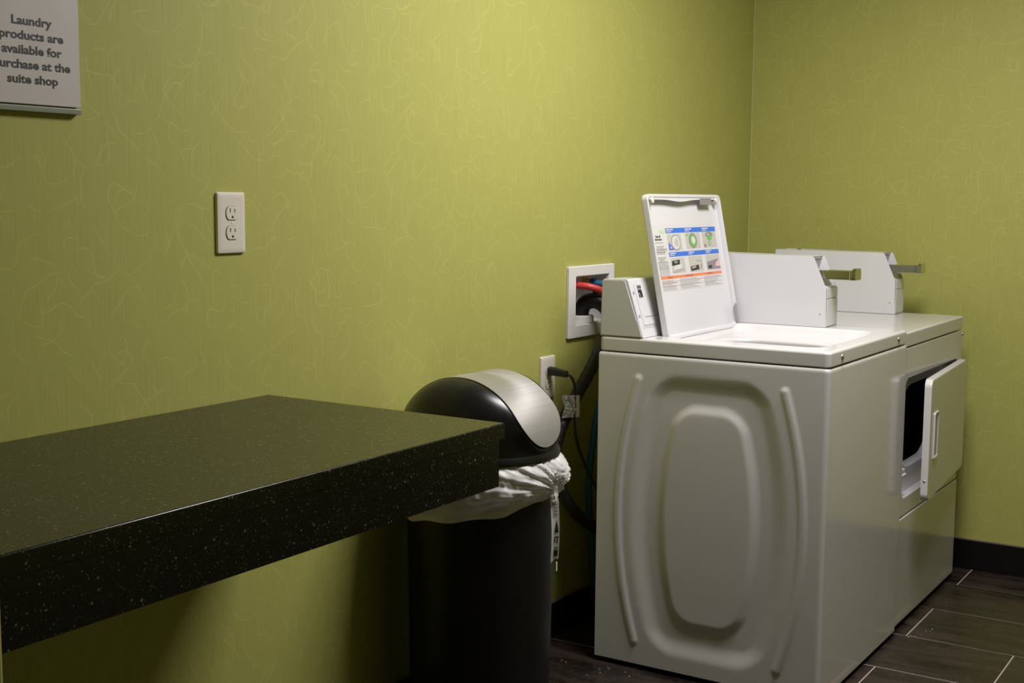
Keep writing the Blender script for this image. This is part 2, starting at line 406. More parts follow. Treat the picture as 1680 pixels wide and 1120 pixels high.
# ------------------------------------------------------------------ sign
sg = empty('wall_sign', (-1.651, 0, 1.424), 'pale grey sign about laundry products screwed high on the green wall above the counter', 'sign')
bm = BM(); box(bm, -1.749, -1.554, -0.011, -0.0008, 1.436, 1.685, 0.0015, 2); obj('sign_plate', bm, 'signm', sg)
bm = BM(); box(bm, -1.749, -1.554, -0.0125, -0.0008, 1.424, 1.4335, 0.0012, 2); obj('bottom_rail', bm, 'signgreen', sg)
lines = ['Laundry', 'products are', 'available for', 'purchase at the', 'suite shop']
bmT = BM()
for i, t in enumerate(lines):
    me = text_mesh(t, 0.0200, 'CENTER', 0.0, 1.22, 1.0, 0.0006)
    me.transform(Matrix.Translation((-1.651, -0.01135, 1.5665-0.0240*i)) @ Matrix.Rotation(PI/2, 4, 'X'))
    bmT.from_mesh(me); bpy.data.meshes.remove(me)
obj('lettering', bmT, 'ink', sg, None, recalc=False)

# ------------------------------------------------------------------ outlets
def outlet(cx, cz, label, w_=0.0785, h_=0.1225):
    e = empty('wall_outlet', (cx, 0, cz), label, 'outlet', 'duplex outlets on the back wall')
    bm = BM()
    rings = []
    for ins, y in ((0, -0.0006), (0, -0.0035), (0.0015, -0.0058), (0.005, -0.0068), (0.012, -0.0072)):
        rings.append([(x, y, z) for x, z in rrect(cx-w_/2+ins, cx+w_/2-ins, cz-h_/2+ins, cz+h_/2-ins, max(0.004-ins*0.2, 0.001), 4)])
    loft(bm, rings, True, True, True); obj('cover_plate', bm, 'outlet', e)
    for s in (1, -1):
        zc = cz+0.0195*s
        def rec(r, y):
            out = []
            for k in range(32):
                a = 2*PI*k/32; xx = r*math.cos(a); zz = max(-r*0.80, min(r*0.80, r*math.sin(a)))
                out.append((cx+xx, y, zc+zz))
            return out
        bm = BM()
        loft(bm, [rec(0.0178, -0.0068), rec(0.0178, -0.0074)], True, True, True, 1)
        loft(bm, [rec(0.0168, -0.0070), rec(0.0168, -0.0088), rec(0.0160, -0.0094)], True, True, True, 0)
        r_ = obj('receptacle', bm, ['outlet', 'slot'], e, 40)
        for dx, hh in ((-0.0064, 0.0085), (0.0064, 0.0070)):
            bm = BM(); box(bm, cx+dx-0.0011, cx+dx+0.0011, -0.00965, -0.0085, zc+0.0015, zc+0.0015+hh); obj('slot', bm, 'slot', r_, None)
        bm = BM(); cyl(bm, (cx, -0.0088, zc-0.0075), (0, -1, 0), 0.0027, 0.0009, 14); obj('ground_hole', bm, 'slot', r_, None)
    bm = BM(); dome_screw(bm, (cx, -0.0070, cz), (0, -1, 0), 0.0028, 0.0011); obj('screw', bm, 'outlet', e)
outlet(-1.1885, 1.2315, 'almond duplex outlet with nothing plugged in, on the wall above the counter')
outlet(0.0565, 0.7765, 'almond duplex outlet low beside the washer with a black plug in it')

# ------------------------------------------------------------------ washer hookup box in the wall
hb = empty('hookup_box', (0.301, 0, 0.98), 'white recessed plastic washer hookup box in the green wall behind the washer', 'hookup box')
def yr(pts, y): return [(x, y, z) for x, z in pts]
bm = BM()
O0, O1, O2, O3 = 0.163, 0.440, 0.876, 1.0875
rs = []
for ins, y in ((0, -0.0006), (0, -0.008), (0.002, -0.010)):
    rs.append(yr(rrect(O0+ins, O1-ins, O2+ins, O3-ins, 0.004, 4), y))
rs.append(yr(rrect(HK[0]-0.003, HK[1]+0.003, HK[2]-0.003, HK[3]+0.003, 0.004, 4), -0.010))
rs.append(yr(rrect(HK[0]+0.0006, HK[1]-0.0006, HK[2]+0.0006, HK[3]-0.0006, 0.003, 4), -0.007))
rs.append(yr(rrect(HK[0]+0.0006, HK[1]-0.0006, HK[2]+0.0006, HK[3]-0.0006, 0.003, 4), 0.001))
loft(bm, rs); obj('frame', bm, 'pvc', hb)
bm = BM()
i0, i1, i2, i3 = HK[0]+0.0012, HK[1]-0.0012, HK[2]+0.0012, HK[3]-0.0012
loft(bm, [yr(rrect(i0, i1, i2, i3, 0.003, 4), -0.004), yr(rrect(i0, i1, i2, i3, 0.003, 4), 0.088)], True, False, True)
obj('recess', bm, 'pvc', hb)
bm = BM(); cyl(bm, (0.30, 0.030, HK[2]+0.0015), (0, 0, 1), 0.041, 0.020, 28, 0.003); obj('drain_collar', bm, 'pvc', hb)
bm = BM(); box(bm, 0.236, 0.277, 0.080, 0.0865, 1.000, 1.014, 0.001, 1); obj('maker_plate', bm, 'navy', hb)
for xx, nm, mt in ((0.245, 'hot_valve', 'red'), (0.360, 'cold_valve', 'blue')):
    bm = BM()
    cyl(bm, (xx, 0.05, HK[3]-0.0025), (0, 0, -1), 0.009, 0.022, 16); cyl(bm, (xx, 0.055, HK[3]-0.024), (0, -1, 0), 0.011, 0.028, 16)
    v = obj(nm, bm, 'brass', hb)
    bm = BM(); box(bm, xx-0.012, xx+0.012, 0.012, 0.022, HK[3]-0.022, HK[3]-0.010, 0.003, 2); obj('valve_handle', bm, mt, v)

# hoses and cord (each runs loose from wall to machine, so each is a thing)
bm = BM()
tube(bm, spline([(0.245, 0.03, 1.026), (0.247, 0.005, 1.028), (0.262, -0.028, 1.024), (0.30, -0.060, 1.004), (0.345, -0.080, 0.955), (0.372, -0.090, 0.86), (0.31, -0.10, 0.66), (0.225, -0.115, 0.50), (0.215, -0.120, 0.42), (0.26, -0.12, 0.26), (0.34, -0.12, 0.12)]), 0.0108, 14)
tag(obj('hot_water_hose', bm, 'red', None, 60), 'red rubber supply hose bending from the hookup box down behind the washer', 'hose')
bm = BM()
tube(bm, spline([(0.360, 0.027, 1.030), (0.362, 0.0, 1.028), (0.375, -0.035, 1.02), (0.40, -0.055, 0.97), (0.40, -0.06, 0.86), (0.30, -0.065, 0.74), (0.245, -0.066, 0.66), (0.222, -0.062, 0.56), (0.235, -0.045, 0.42), (0.28, -0.036, 0.20), (0.30, -0.036, 0.10)]), 0.0105, 14)
tag(obj('cold_water_hose', bm, 'blue', None, 60), 'dark blue supply hose hanging in the gap between wall and washer', 'hose')
dh = empty('drain_hose', (0.21, -0.08, 0.5), 'thick black drain hose hooked over the hookup box and looping down behind the bin', 'hose')
path = spline([(0.300, 0.030, 0.915), (0.298, 0.028, 0.945), (0.292, 0.008, 0.972), (0.298, -0.028, 0.978), (0.308, -0.058, 0.955), (0.290, -0.078, 0.915), (0.232, -0.085, 0.860), (0.184, -0.075, 0.795), (0.129, -0.060, 0.722), (0.064, -0.048, 0.640), (0.034, -0.044, 0.565), (0.044, -0.052, 0.478), (0.086, -0.078, 0.392), (0.20, -0.076, 0.325), (0.34, -0.078, 0.27), (0.45, -0.080, 0.22)], 14)
bm = BM(); nP = len(path)
tube(bm, path, lambda t: 0.0185+0.0007*math.sin(t*nP*1.6), 16); obj('hose_body', bm, 'rubber', dh, 60)
bm = BM()
tube(bm, spline([(0.300, 0.026, 0.928), (0.297, 0.024, 0.95), (0.292, 0.006, 0.975), (0.298, -0.028, 0.981), (0.308, -0.058, 0.957), (0.297, -0.073, 0.926)], 8), 0.0235, 16, True)
box(bm, 0.286, 0.292, -0.034, -0.018, 0.998, 1.016, 0.002, 1); box(bm, 0.304, 0.310, -0.034, -0.018, 0.996, 1.014, 0.002, 1); box(bm, 0.288, 0.308, -0.032, -0.020, 0.995, 1.003, 0.001, 1)
obj('hose_hook', bm, 'black', dh, 50)
pc = empty('power_cord', (0.0565, -0.06, 0.7), 'black washer power cord plugged into the low outlet and dropping behind the washer', 'cord')
bm = BM()
zt = 0.7965
rings = []
for y, a, b_ in ((-0.0098, 0.013, 0.0115), (-0.018, 0.0135, 0.0122), (-0.034, 0.0105, 0.0115), (-0.056, 0.0085, 0.0100), (-0.068, 0.0075, 0.0088)):
    rings.append([(0.0565+x, y, zt+z-0.10*(abs(y)-0.0098)) for x, z in rrect(-a, a, -b_, b_, a*0.7, 4)])
loft(bm, rings, True, True, True); obj('plug', bm, 'rubber', pc, 50)
bm = BM()
cordp = spline([(0.0565, -0.066, 0.7905), (0.058, -0.078, 0.786), (0.066, -0.086, 0.765), (0.071, -0.086, 0.735), (0.071, -0.085, 0.70), (0.071, -0.085, 0.66), (0.078, -0.090, 0.60), (0.106, -0.105, 0.52), (0.140, -0.132, 0.44), (0.19, -0.148, 0.36), (0.26, -0.155, 0.30), (0.36, -0.155, 0.26)], 10)
tube(bm, cordp, 0.0042, 10); obj('cable', bm, 'rubber', pc, 60)
# warning flag folded round the cable
bm = BM(); n = 14; m_ = 10
top = [];
grid = []
dirv = Vector((0.55, -0.83, 0)).normalized()*-1
for j in range(m_+1):
    row = []
    for i in range(n+1):
        s = i/n*0.046-0.008; t = j/m_*0.062
        wob = 0.0016*math.sin(i*0.9+j*0.7)*(i/n)+0.001*math.sin(j*1.6+i*0.4)*(i/n)
        edge = 0.003*math.sin(j*0.8)*(i/n)
        P = Vector((0.0715, -0.0920, 0.731-t+0.004*(i/n)*math.sin(j*0.5)))+dirv*(s+edge)+Vector((-0.83, -0.55, 0)).normalized()*(wob+0.001)
        row.append(bm.verts.new(P))
    grid.append(row)
for j in range(m_):
    for i in range(n):
        f = bm.faces.new((grid[j][i], grid[j][i+1], grid[j+1][i+1], grid[j+1][i]))
        f.material_index = 2 if i == 3 and not j == 6 else (1 if i < 5 else 0)
r = bmesh.ops.solidify(bm, geom=bm.faces[:], thickness=0.0006)
obj('cord_flag', bm, ['crinkle', 'pvc', 'inkred'], pc, 30)['label'] = 'pale crinkled sticker flag with a rust red stripe'

# ------------------------------------------------------------------ washer
WX0, WX1, WY0, WY1 = 0.0, 0.6836, -0.1987, -0.8469       # left, right, back, front
WZB, WZT, WZL = 0.015, 0.8712, 0.914
wm = empty('washing_machine', ((WX0+WX1)/2, (WY0+WY1)/2, 0), 'white top-load coin washer with its lid standing open, nearest machine to the bin', 'washing machine')
def emboss(y, z):
    """outward relief (metres) of the left side panel; y measured from its middle"""
    yc = abs(y+0.528); zz = (z-0.442)
    def body(halfw0, bulge, hz, rc, soft):
        # signed distance-like function to a bulged rounded rectangle; negative inside
        hw = halfw0+bulge*(1-(zz/hz)**2) if abs(zz) < hz else halfw0
        dx = yc-(hw-rc); dz = abs(zz)-(hz-rc)
        return math.hypot(max(dx, 0), max(dz, 0))+min(max(dx, dz), 0)-rc
    d_o = body(0.148, 0.066, 0.372, 0.06, 0); d_i = body(0.084, 0.044, 0.290, 0.05, 0)
    h = -0.0115*sstep(0.016, -0.040, d_o) + 0.011*sstep(0.022, -0.010, d_i)
    # ribs
    if abs(zz) < 0.40:
        zc_ = max(-0.362, min(0.362, zz))
        rc = 0.203+0.060*(1-(zc_/0.372)**2)
        d = math.hypot(yc-rc, zz-zc_)
        h += 0.0042*sstep(0.0145, 0.0055, d)
    return h
R_ = 0.013
per = []
NS = 150
for k in range(NS+1): per.append((WX0, WY0-0.002-(abs(WY1-WY0)-0.002-R_)*k/NS, 1))
for k in range(1, 7):
    a = PI+PI/2*k/6; per.append((WX0+R_+R_*math.cos(a), WY1+R_+R_*math.sin(a), 0))
for k in range(1, 7): per.append((WX0+R_+(WX1-WX0-2*R_)*k/6, WY1, 0))
for k in range(1, 7):
    a = 1.5*PI+PI/2*k/6; per.append((WX1-R_+R_*math.cos(a), WY1+R_+R_*math.sin(a), 0))
per += [(WX1, WY0, 0)]
bm = BM(); NZ = 170; rings = []
zl = [WZB+(WZT-0.006-WZB)*k/NZ for k in range(NZ+1)]
for z in zl: rings.append([((x-emboss(y, z)) if s else x, y, z) for x, y, s in per])
cx_, cy_ = (WX0+WX1)/2, (WY0+WY1)/2
def inset(pts, d, z): return [(x+math.copysign(d, cx_-x) if abs(x-cx_) > 0.30 else x, y+math.copysign(d, cy_-y) if abs(y-cy_) > 0.30 else y, z) for x, y, _ in pts]
rings += [inset(per, 0.0015, WZT-0.002), inset(per, 0.004, WZT), inset(per, 0.014, WZT), inset(per, 0.014, WZT-0.02)]
rings = [inset(per, 0.006, WZB)] + rings
loft(bm, rings, True); obj('cabinet', bm, 'enamel', wm, 50)
for sx in (0.05, WX1-0.05):
    for sy in (WY0-0.05, WY1+0.05):
        bm = BM(); cyl(bm, (sx, sy, 0.0005), (0, 0, 1), 0.02, 0.02, 16, 0.002); obj('foot', bm, 'rubber', wm)
bm = BM(); box(bm, 0.02, WX1-0.02, WY1+0.02, WY0-0.02, WZB+0.001, WZB+0.006); obj('base_pan', bm, 'gap', wm, None)
# top panel with sunken well and tub opening
bm = BM()
def ring_at(x0, x1, y0, y1, r, z): return [(x, y, z) for x, y in rrect(x0, x1, y0, y1, r, 7)]
tx0, tx1, ty0, ty1 = 0.0025, WX1-0.0008, WY1+0.0005, WY0-0.001
wx0, wx1, wy0, wy1 = 0.075, 0.585, -0.800, -0.352
rs = [ring_at(tx0+0.010, tx1-0.010, ty0+0.010, ty1-0.010, 0.010, WZT+0.0035), ring_at(tx0+0.002, tx1-0.002, ty0+0.002, ty1-0.002, 0.014, WZT+0.0035), ring_at(tx0, tx1, ty0, ty1, 0.015, WZT+0.006)]
for k in range(0, 6):
    a = PI/2*k/5; i = 0.008*(1-math.cos(a)); rs.append(ring_at(tx0+i, tx1-i, ty0+i, ty1-i, 0.015, WZL-0.008+0.008*math.sin(a)))
rs.append(ring_at(tx0+0.03, tx1-0.03, ty0+0.03, ty1-0.03, 0.02, WZL))
for k in range(0, 9):
    t = k/8; i = 0.034*t; rs.append(ring_at(wx0+i, wx1-i, wy0+i, wy1-i, 0.055, WZL-0.024*sstep(0, 1, t)))
rs.append(ring_at(0.135, 0.430, -0.745, -0.400, 0.10, WZL-0.026))
for k in range(1, 6):
    a = PI/2*k/5; i = 0.010*math.sin(a); rs.append(ring_at(0.135+i, 0.430-i, -0.745+i, -0.400-i, 0.10, WZL-0.026-0.010*(1-math.cos(a))))
rs.append(ring_at(0.145, 0.420, -0.735, -0.410, 0.10, WZL-0.075))
loft(bm, rs); obj('top_panel', bm, 'enamel', wm, 40)
bm = BM()
cxb, cyb = 0.335, -0.575
bas = [(0.19, WZL-0.080), (0.225, WZL-0.085), (0.225, 0.25), (0.20, 0.22), (0.0001, 0.22)]
loft(bm, [[(cxb+q*math.cos(2*PI*k/36), cyb+q*0.96*math.sin(2*PI*k/36), z) for k in range(36)] for q, z in bas]); obj('tub', bm, 'galv', wm)
bm = BM()
ag = [(0.085, 0.222), (0.07, 0.30), (0.045, 0.40), (0.038, 0.62), (0.032, 0.70), (0.02, 0.715), (0.0005, 0.717)]
loft(bm, [[(cxb+q*(1+0.12*(k % 6 == 0))*math.cos(2*PI*k/36), cyb+q*(1+0.12*(k % 6 == 0))*math.sin(2*PI*k/36), z) for k in range(36)] for q, z in ag]); obj('agitator', bm, 'pvc', wm)
for xs in (0.095, 0.592):
    bm = BM(); dome_screw(bm, (xs, ty0, 0.8935), (0, -1, 0), 0.0075, 0.005)
    box(bm, xs-0.0055, xs+0.0055, ty0-0.0053, ty0-0.0047, 0.8930, 0.8942); obj('screw', bm, 'screw', wm)
# console with slanted face
prof = [(-0.2005, WZL+0.0006), (-0.2035, 1.064), (-0.209, 1.0685), (-0.276, 1.0705), (-0.2815, 1.067), (-0.3305, WZL+0.0006)]
CBX = WX1-0.0954
bm = BM(); prism(bm, prof, lambda y, z: (0.006, y, z), lambda y, z: (CBX-0.001, y, z))
bmesh.ops.bevel(bm, geom=[e for e in bm.edges], offset=0.0008, segments=1, affect='EDGES')
con = obj('console', bm, 'enamel2', wm)
prof2 = [(-0.2040, WZL+0.0040), (-0.2068, 1.0655), (-0.2705, 1.0665), (-0.2740, 1.064), (-0.3100, 0.962), (-0.3125, 0.962), (-0.3265, WZL+0.0040)]
bm = BM(); prism(bm, prof2, lambda y, z: (0.0030, y, z), lambda y, z: (0.0062, y, z)); obj('end_cap', bm, 'enamel2', con)
# frame of the console face: origin at bottom front edge, v up the slope
cO = Vector((0, -0.3305, WZL+0.0006)); cT = Vector((0, -0.2815, 1.067)); cV = (cT-cO).normalized(); cN = Vector((1, 0, 0)).cross(cV); cL = (cT-cO).length
def cp(x, v, h=0.0): return cO+Vector((x, 0, 0))+cV*v+cN*h
def cpoly(bm, pts, h=0.0012, mi=0):
    f = bm.faces.new([bm.verts.new(cp(x, v, h)) for x, v in pts]); f.material_index = mi
bm = BM()
vs_ = [cp(x, v, h) for h in (0.0, 0.0014) for x, v in rrect(0.030, CBX-0.01, 0.034, cL-0.008, 0.006, 4)]
nn = len(vs_)//2
loft(bm, [vs_[:nn], vs_[nn:]], True, False, True)
face = obj('console_face', bm, 'enamel2', con)
bm = BM()
for v0 in (0.0255, 0.030): cpoly(bm, [(0.024, v0), (CBX-0.012, v0), (CBX-0.012, v0+0.0009), (0.024, v0+0.0009)], 0.0003)
cpoly(bm, [(0.05, 0.0545), (0.17, 0.0545), (0.17, 0.0570), (0.05, 0.0570)], 0.0018)
obj('fine_print', bm, 'inkgrey', con, None)
bm = BM()
# dark block mark: slotted bar over two slanted blocks
lx, lv = 0.045, 0.110
for a, b_ in ((0.0, 0.0055), (0.0075, 0.0135), (0.0155, 0.0215)): cpoly(bm, [(lx+a, lv+0.0245), (lx+b_, lv+0.0245), (lx+b_+0.0005, lv+0.034), (lx+a+0.0005, lv+0.034)], 0.0018)
cpoly(bm, [(lx-0.001, lv+0.0125), (lx+0.016, lv+0.0125), (lx+0.0215, lv+0.0225), (lx-0.0005, lv+0.0225)], 0.0018)
cpoly(bm, [(lx-0.001, lv+0.0), (lx+0.008, lv+0.0), (lx+0.004, lv+0.011), (lx-0.001, lv+0.011)], 0.0018)
cpoly(bm, [(lx+0.0105, lv+0.0), (lx+0.0215, lv+0.0), (lx+0.0215, lv+0.019), (lx+0.0065, lv+0.0105)], 0.0018)
obj('maker_mark', bm, 'ink', con, None)
for xs, v in ((0.020, 0.125), (0.019, 0.060)):
    bm = BM(); c0 = cp(xs, v, 0.0002)
    loft(bm, [[c0+Vector((1, 0, 0))*(q*math.cos(2*PI*k/12))+cV*(q*math.sin(2*PI*k/12))+cN*h for k in range(12)] for q, h in ((0.0045, 0), (0.004, 0.001), (0.0015, 0.0014))], True, True, True)
    obj('screw', bm, 'inkgrey', con)

# coin box
def coin_box(parent, x0, x1, z0, yback, top_screw=False):
    dz = z0-WZL
    P = [(yback, 0.9150), (yback, 1.1215), (yback+(-0.006), 1.1235), (-0.586, 1.1205), (-0.591, 1.118), (-0.628, 1.0335), (-0.6335, 0.9150)]
    body = [(yback-0.002, 0.9152), (yback-0.002, 1.1195), (-0.584, 1.1180), (-0.576, 1.108), (-0.560, 1.058), (-0.6100, 1.055), (-0.6175, 1.036), (-0.6300, 1.0325), (-0.6320, 0.9152)]
    b = BM(); t = 0.0022
    prism(b, body, lambda y, z: (x0+t, y, z+dz), lambda y, z: (x1-t, y, z+dz))
    bx = obj('coin_box', b, 'enamel2', parent)
    for xa, xb in ((x0, x0+t-0.0001), (x1-t+0.0001, x1)):
        b = BM(); prism(b, P, lambda y, z: (xa, y, z+dz), lambda y, z: (xb, y, z+dz)); obj('side_plate', b, 'enamel2', bx)
    b = BM(); box(b, x0+0.003, x1-0.003, yback-0.003, -0.5845, 1.1196+dz, 1.1216+dz); obj('top_plate', b, 'enamel2', bx)
    # vault door on the front, coin slide, lock, chute plate
    b = BM(); box(b, x0+0.004, x1-0.004, -0.6345, -0.6322, 0.9185+dz, 0.998+dz, 0.0006, 1); obj('vault_door', b, 'enamel2', bx)
    b = BM(); box(b, x0+0.004, x1-0.004, -0.6340, -0.6318, 1.0000+dz, 1.031+dz, 0.0006, 1); obj('front_plate', b, 'enamel2', bx)
    def slope(y): return 1.058+(1.108-1.058)*((-0.560)-y)/(-0.016)*-1
    b = BM()
    prism(b, [(-0.5785, 1.110), (-0.5625, 1.0590), (-0.5665, 1.0590), (-0.5815, 1.110)], lambda y, z: (x0+0.0035, y, z+dz), lambda y, z: (x1-0.0035, y, z+dz)); cp_ = obj('chute_plate', b, 'galv', bx)
    b = BM(); cyl(b, ((x0+x1)/2+0.004, -0.574, 1.090+dz), (0, -0.95, -0.3), 0.012, 0.006, 20, 0.001); cyl(b, ((x0+x1)/2+0.004, -0.5795, 1.0883+dz), (0, -0.95, -0.3), 0.006, 0.002, 14); obj('lock', b, 'screw', cp_)
    xs0, xs1 = x0+0.014, x0+0.068
    b = BM()
    box(b, xs0-0.006, xs1+0.010, -0.6180, -0.566, 1.0545+dz, 1.0560+dz); box(b, xs0, xs1, -0.693, -0.5700, 1.0555+dz, 1.0815+dz, 0.0012, 2)
    sl = obj('coin_slide', b, 'chrome', bx)
    b = BM(); box(b, xs0-0.002, xs1+0.002, -0.711, -0.6932, 1.0545+dz, 1.0830+dz, 0.002, 2); box(b, xs0+0.004, xs1-0.004, -0.712, -0.6990, 1.082+dz, 1.0885+dz, 0.002, 2); obj('push_handle', b, 'chrome', sl)
    b = BM(); dome_screw(b, (x0, -0.614, 0.953+dz), (-1, 0, 0), 0.0025, 0.001); obj('rivet', b, 'inkgrey', bx)
    if top_screw:
        b = BM(); cyl(b, (x0+0.02, yback-0.08, 1.1205+dz), (0, 0, 1), 0.008, 0.007, 14, 0.002); obj('top_screw', b, 'screw', bx)
coin_box(wm, CBX, WX1+0.002, WZL, -0.203)

# lid
lO = Vector((0.085, -0.3700, 0.9035)); lT = Vector((0.085, -0.2930, 1.295)); lV = (lT-lO).normalized(); lU = Vector((1, 0, 0)); lN = lU.cross(lV)
LW, LH, LD = 0.494, 0.404, 0.020
def lp(u, v, h=0.0): return lO+lU*u+lV*v+lN*h
def lring(i, r, h): return [lp(u, v, h) for u, v in rrect(i, LW-i, i, LH-i, r, 6)]
bm = BM()
loft(bm, [lring(0.012, 0.012, -LD), lring(0.004, 0.016, -LD), lring(0.0, 0.018, -LD+0.004), lring(0.0, 0.018, -0.003), lring(0.0012, 0.017, -0.0006), lring(0.004, 0.015, 0.0), lring(0.0085, 0.013, -0.0008), lring(0.0105, 0.012, -0.004), lring(0.0115, 0.012, -LD+0.0065), lring(0.016, 0.012, -LD+0.0035)], True, True, True)
lid = obj('lid', bm, 'enamel2', wm, 40)
FH = -LD+0.0036                                        # height of the lid's inner face
bm = BM()
wav = [(0.016, LH-0.0112)]+[(0.016+(LW-0.032)*k/40, LH-0.0112-0.0045-0.006*math.exp(-((k-17)/6.0)**2)) for k in range(41)]+[(LW-0.016, LH-0.0112)]
prism(bm, wav, lambda u, v: lp(u, v, -0.0012), lambda u, v: lp(u, v, -0.0045)); obj('top_lip', bm, 'enamel2', lid)
bm = BM()
for (u0, u1, v0, v1, h0, h1) in ((0.345, 0.425, LH-0.031, LH-0.0125, -0.003, -0.001), (0.345, 0.425, LH-0.0145, LH-0.0125, FH, -0.001)):
    pts = [lp(u, v, h) for h in (h0, h1) for u, v in ((u0, v0), (u1, v0), (u1, v1), (u0, v1))]
    loft(bm, [pts[:4], pts[4:]], True, True, True)
obj('latch_bracket', bm, 'galv', lid)
for u in (0.030, LW-0.033):
    bm = BM(); c0 = lp(u, LH-0.018, FH)
    loft(bm, [[c0+lU*(q*math.cos(2*PI*k/14))+lV*(q*math.sin(2*PI*k/14))+lN*h for k in range(14)] for q, h in ((0.009, 0), (0.0085, 0.018), (0.004, 0.020))], True, True, True); obj('bumper', bm, 'outlet', lid)
for v in (0.054, 0.026):
    bm = BM(); c0 = lp(0.0205, v, FH)
    loft(bm, [[c0+lU*(q*math.cos(2*PI*k/12))+lV*(q*math.sin(2*PI*k/12))+lN*h for k in range(12)] for q, h in ((0.0045, 0), (0.004, 0.0015), (0.0015, 0.002))], True, True, True); obj('screw', bm, 'inkmauve', lid)
bm = BM()
prism(bm, rrect(LW-0.0185, LW-0.0035, 0.006, 0.072, 0.007, 4), lambda u, v: lp(u, v, -0.0004), lambda u, v: lp(u, v, 0.0016)); hg = obj('hinge_plate', bm, 'galv', lid)
bm = BM()
for v in (0.018, 0.030, 0.042, 0.054, 0.064): 
    c0 = lp(LW-0.011, v, 0.0017); f = bm.faces.new([bm.verts.new(c0+lU*(0.0032*math.cos(2*PI*k/10))+lV*(0.0032*math.sin(2*PI*k/10))) for k in range(10)])
obj('hinge_hole', bm, 'inkmauve', hg, None)

# instruction label printed on the lid (flat print: one sheet of coloured shapes)
LM = ['paper', 'inkblue', 'inkorange', 'inkgreen', 'inklime', 'ink', 'inkgrey', 'papershade', 'inkmauve', 'skin', 'inkpale', 'inkred']
LI = {k: i for i, k in enumerate(LM)}
bmL = BM()
def lpoly(pts, mat, lay=1):
    f = bmL.faces.new([bmL.verts.new(lp(u, v, FH+0.00025*(lay+1))) for u, v in pts]); f.material_index = LI[mat]
def lrect(u0, u1, v0, v1, mat, lay=1): lpoly([(u0, v0), (u1, v0), (u1, v1), (u0, v1)], mat, lay)
def lell(uc, vc, a, b, mat, lay=1, n=20): lpoly([(uc+a*math.cos(2*PI*k/n), vc+b*math.sin(2*PI*k/n)) for k in range(n)], mat, lay)
def ltext(body, u, v, size, mat, lay=2, align='LEFT', sx=0.9, bold=0.0):
    me = text_mesh(body, size, align, 0, sx, 1.0, bold)
    vs = [bmL.verts.new(lp(u+q.co.x, v+q.co.y, FH+0.00025*(lay+1))) for q in me.vertices]
    for p_ in me.polygons:
        try: bmL.faces.new([vs[i] for i in p_.vertices]).material_index = LI[mat]
        except ValueError: pass
    bpy.data.meshes.remove(me)
lrect(0.022, 0.461, 0.133, 0.3155, 'paper', 0)
lrect(0.114, 0.455, 0.2955, 0.3095, 'inkblue'); lrect(0.115, 0.457, 0.2285, 0.2415, 'inkblue'); lrect(0.042, 0.4555, 0.1675, 0.1755, 'inkorange')
rb = random.Random(3)
def words(u0, v, length, mat, h, lay=2, wmin=0.006, wmax=0.016):
    u = u0
    while u < u0+length:
        w_ = min(rb.uniform(wmin, wmax), u0+length-u)
        if w_ > 0.002: lrect(u, u+w_, v, v+h, mat, lay)
        u += w_+0.0026
for u in (0.117, 0.240, 0.358):
    lrect(u, u+0.0015, 0.2975, 0.3080, 'paper', 2); words(u+0.004, 0.3035, 0.042, 'paper', 0.0035, 2, 0.020, 0.03); words(u+0.004, 0.2985, 0.030, 'paper', 0.0025)
for u in (0.119, 0.242, 0.362):
    lrect(u, u+0.0015, 0.2300, 0.2400, 'paper', 2); words(u+0.004, 0.2360, 0.036, 'paper', 0.0033, 2, 0.020, 0.03); words(u+0.004, 0.2312, 0.026, 'paper', 0.0024)
lrect(0.078, 0.104, 0.2955, 0.3055, 'inklime'); words(0.082, 0.300, 0.018, 'paper', 0.002)
ltext('Read All', 0.062, 0.2845, 0.0092, 'ink', 2, 'CENTER', 0.95, 0.0002); ltext('Instructions', 0.062, 0.2765, 0.0092, 'ink', 2, 'CENTER', 0.95, 0.0002)
v = 0.2705
for k, (u0, ln_, mt, h) in enumerate([(0.034, 0.055, 'inkgrey', .0016), (0.030, 0.006, 'ink', .004), (0.045, 0.045, 'inkgrey', .0016), (0.045, 0.040, 'inkgrey', .0016), (0.030, 0.075, 'inkgrey', .0045), (0.036, 0.062, 'inkgrey', .0045), (0.042, 0.050, 'inkgrey', .0016), (0.030, 0.006, 'ink', .004), (0.042, 0.052, 'inkgrey', .0016), (0.042, 0.048, 'inkgrey', .0016), (0.050, 0.030, 'inkgrey', .0026), (0.034, 0.066, 'inkgrey', .0034), (0.030, 0.074, 'inkgrey', .0015), (0.030, 0.070, 'inkgrey', .0015), (0.028, 0.074, 'inkgrey', .0032), (0.030, 0.072, 'inkgrey', .0032), (0.026, 0.078, 'inkpale', .0015), (0.026, 0.076, 'inkpale', .0015), (0.026, 0.078, 'inkpale', .0015), (0.026, 0.07, 'inkpale', .0015), (0.026, 0.075, 'inkpale', .0015)]):
    words(u0, v-h, ln_, mt, h); v -= h+0.0022
